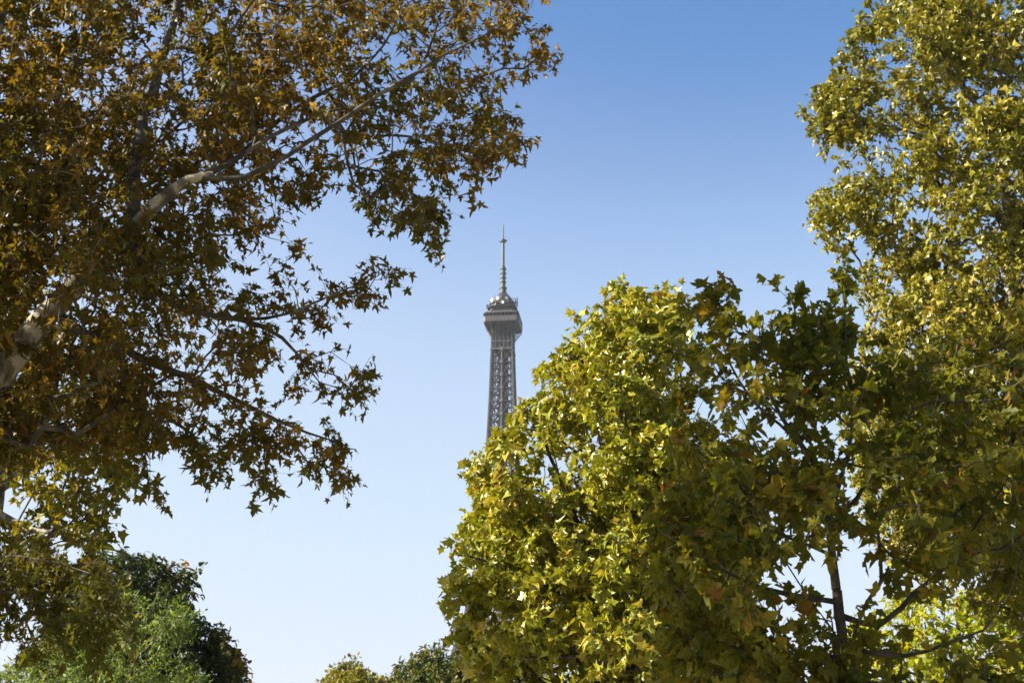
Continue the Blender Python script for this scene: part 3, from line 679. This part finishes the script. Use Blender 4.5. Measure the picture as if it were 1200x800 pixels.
# --- trees at the foot of the view
def simple_tree(name, label, poly, Y, T, n, trunk_px, seed, mat, low=.25, **kw):
    rng = np.random.default_rng(seed); a = np.array(poly, float)
    A = fill_poly(poly, n, Y, T, kw.pop('edge', 50), rng, kw.pop('holes', ()), shell=.55, clump=kw.pop('clump', 1.4), seed=seed, thr=kw.pop('thr', -.1), lump=kw.pop('lump', None))
    bot = at(trunk_px, 800, Y); z = bot[2]; wdt = (a[:, 0].max()-a[:, 0].min())/F*Y/2
    lowA = fill_ball((bot[0], Y, z*.62), (wdt*.85, T, z*.30), int(n*low), rng); A = np.concatenate([A, lowA])
    top = at(trunk_px, a[:, 1].min()+ (800-a[:, 1].min())*.25, Y)
    tr = trunk_to((bot[0], Y, z), wdt*.07+.06, wdt*.045+.03); L2 = np.array([(bot[0], Y, z, wdt*.045+.02), ((bot[0]+top[0])/2+.1, Y, (z+top[2])/2, wdt*.03), (top[0], Y, top[2], .02)])
    return tree(name, label, (bot[0], Y, 0), [tr, L2], A, seed, mat, kw.pop('bark', M_bark_dark), centre=(bot[0], Y+T*.3, z*1.05), **kw)

def chest_top(p):                                     # autumn has reached some of the outer sprays on the open side
    x, y = px_of(p); out = np.clip((x - (165 + (y-640)*.72))/80, -.2, 1)
    return .95*out*np.clip(vnoise(p, .45, 5)*2.5+.55, 0, 1)
simple_tree('chestnut_tree', 'dark green tree with orange-brown tips at the lower left, behind the pale green one',
    [(98, 668), (112, 648), (128, 655), (150, 648), (165, 662), (183, 656), (200, 664), (212, 660), (226, 668), (230, 684), (214, 702), (222, 720), (240, 738), (256, 738), (264, 760), (278, 772), (288, 800), (296, 850), (40, 850), (60, 720)], 52, 4.0, 2500, 160, 31, M_leaf_chestnut,
    size=.18, per=14, twig=.38, lump=(150, .5), clump=.9, thr=.0, outline=LEAF_SIMPLE, age=(.30, .18), agefn=chest_top, droop=.6, rtip=.012, edge=70, holes=[(175, 695, 6), (150, 690, 5), (205, 690, 7)])
simple_tree('locust_tree', 'pale green fine-leaved tree at the lower left corner, in front of the dark one',
    [(-60, 790), (20, 780), (60, 745), (90, 728), (128, 716), (150, 702), (172, 705), (190, 712), (222, 722), (214, 745), (216, 770), (232, 800), (236, 850), (-60, 850)], 38, 2.6, 900, 110, 32, M_leaf_locust,
    size=.13, per=20, twig=.34, lump=(90, .34), outline=LEAF_SLIM, age=(.5, .25), droop=.4, rtip=.008, edge=50, clump=.7, thr=.05)
simple_tree('linden_tree', 'small golden round-topped tree low in the gap, far away',
    [(352, 840), (372, 806), (386, 796), (396, 780), (414, 774), (427, 786), (434, 798), (450, 797), (466, 816), (480, 850), (340, 850)], 85, 4.0, 1200, 408, 33, M_leaf_gold,
    size=.22, per=14, twig=.45, lump=(70, .55), outline=LEAF_SIMPLE, age=(.5, .28), droop=.5, rtip=.015, edge=30)
simple_tree('linden_tree', 'far grey-green tree beside the golden one, at the foot of the sunlit plane tree',
    [(452, 840), (460, 800), (470, 780), (488, 773), (500, 755), (512, 762), (525, 772), (548, 770), (575, 775), (600, 850)], 72, 4.0, 1400, 515, 34, M_leaf_far,
    size=.20, per=14, twig=.42, lump=(90, .5), outline=LEAF_SIMPLE, age=(.45, .28), droop=.5, rtip=.014, edge=40)
simple_tree('lime_tree', 'bright lime-green tree glowing through the gaps at the lower right corner',
    [(1000, 740), (1040, 712), (1085, 690), (1120, 706), (1165, 696), (1240, 712), (1260, 850), (960, 850), (975, 780)], 44, 3.0, 420, 1120, 35, M_leaf_lime,
    size=.20, per=12, twig=.5, outline=LEAF_PLANE_LITE, age=(.5, .25), droop=.4, rtip=.01, edge=50)
simple_tree('lime_tree', 'low lime-green tree top peeping out under the sunlit plane tree',
    [(620, 850), (640, 800), (655, 788), (680, 784), (700, 795), (725, 810), (740, 850)], 55, 2.6, 150, 680, 36, M_leaf_lime,
    size=.20, per=12, twig=.5, outline=LEAF_SIMPLE, age=(.45, .25), droop=.4, rtip=.01, edge=30)
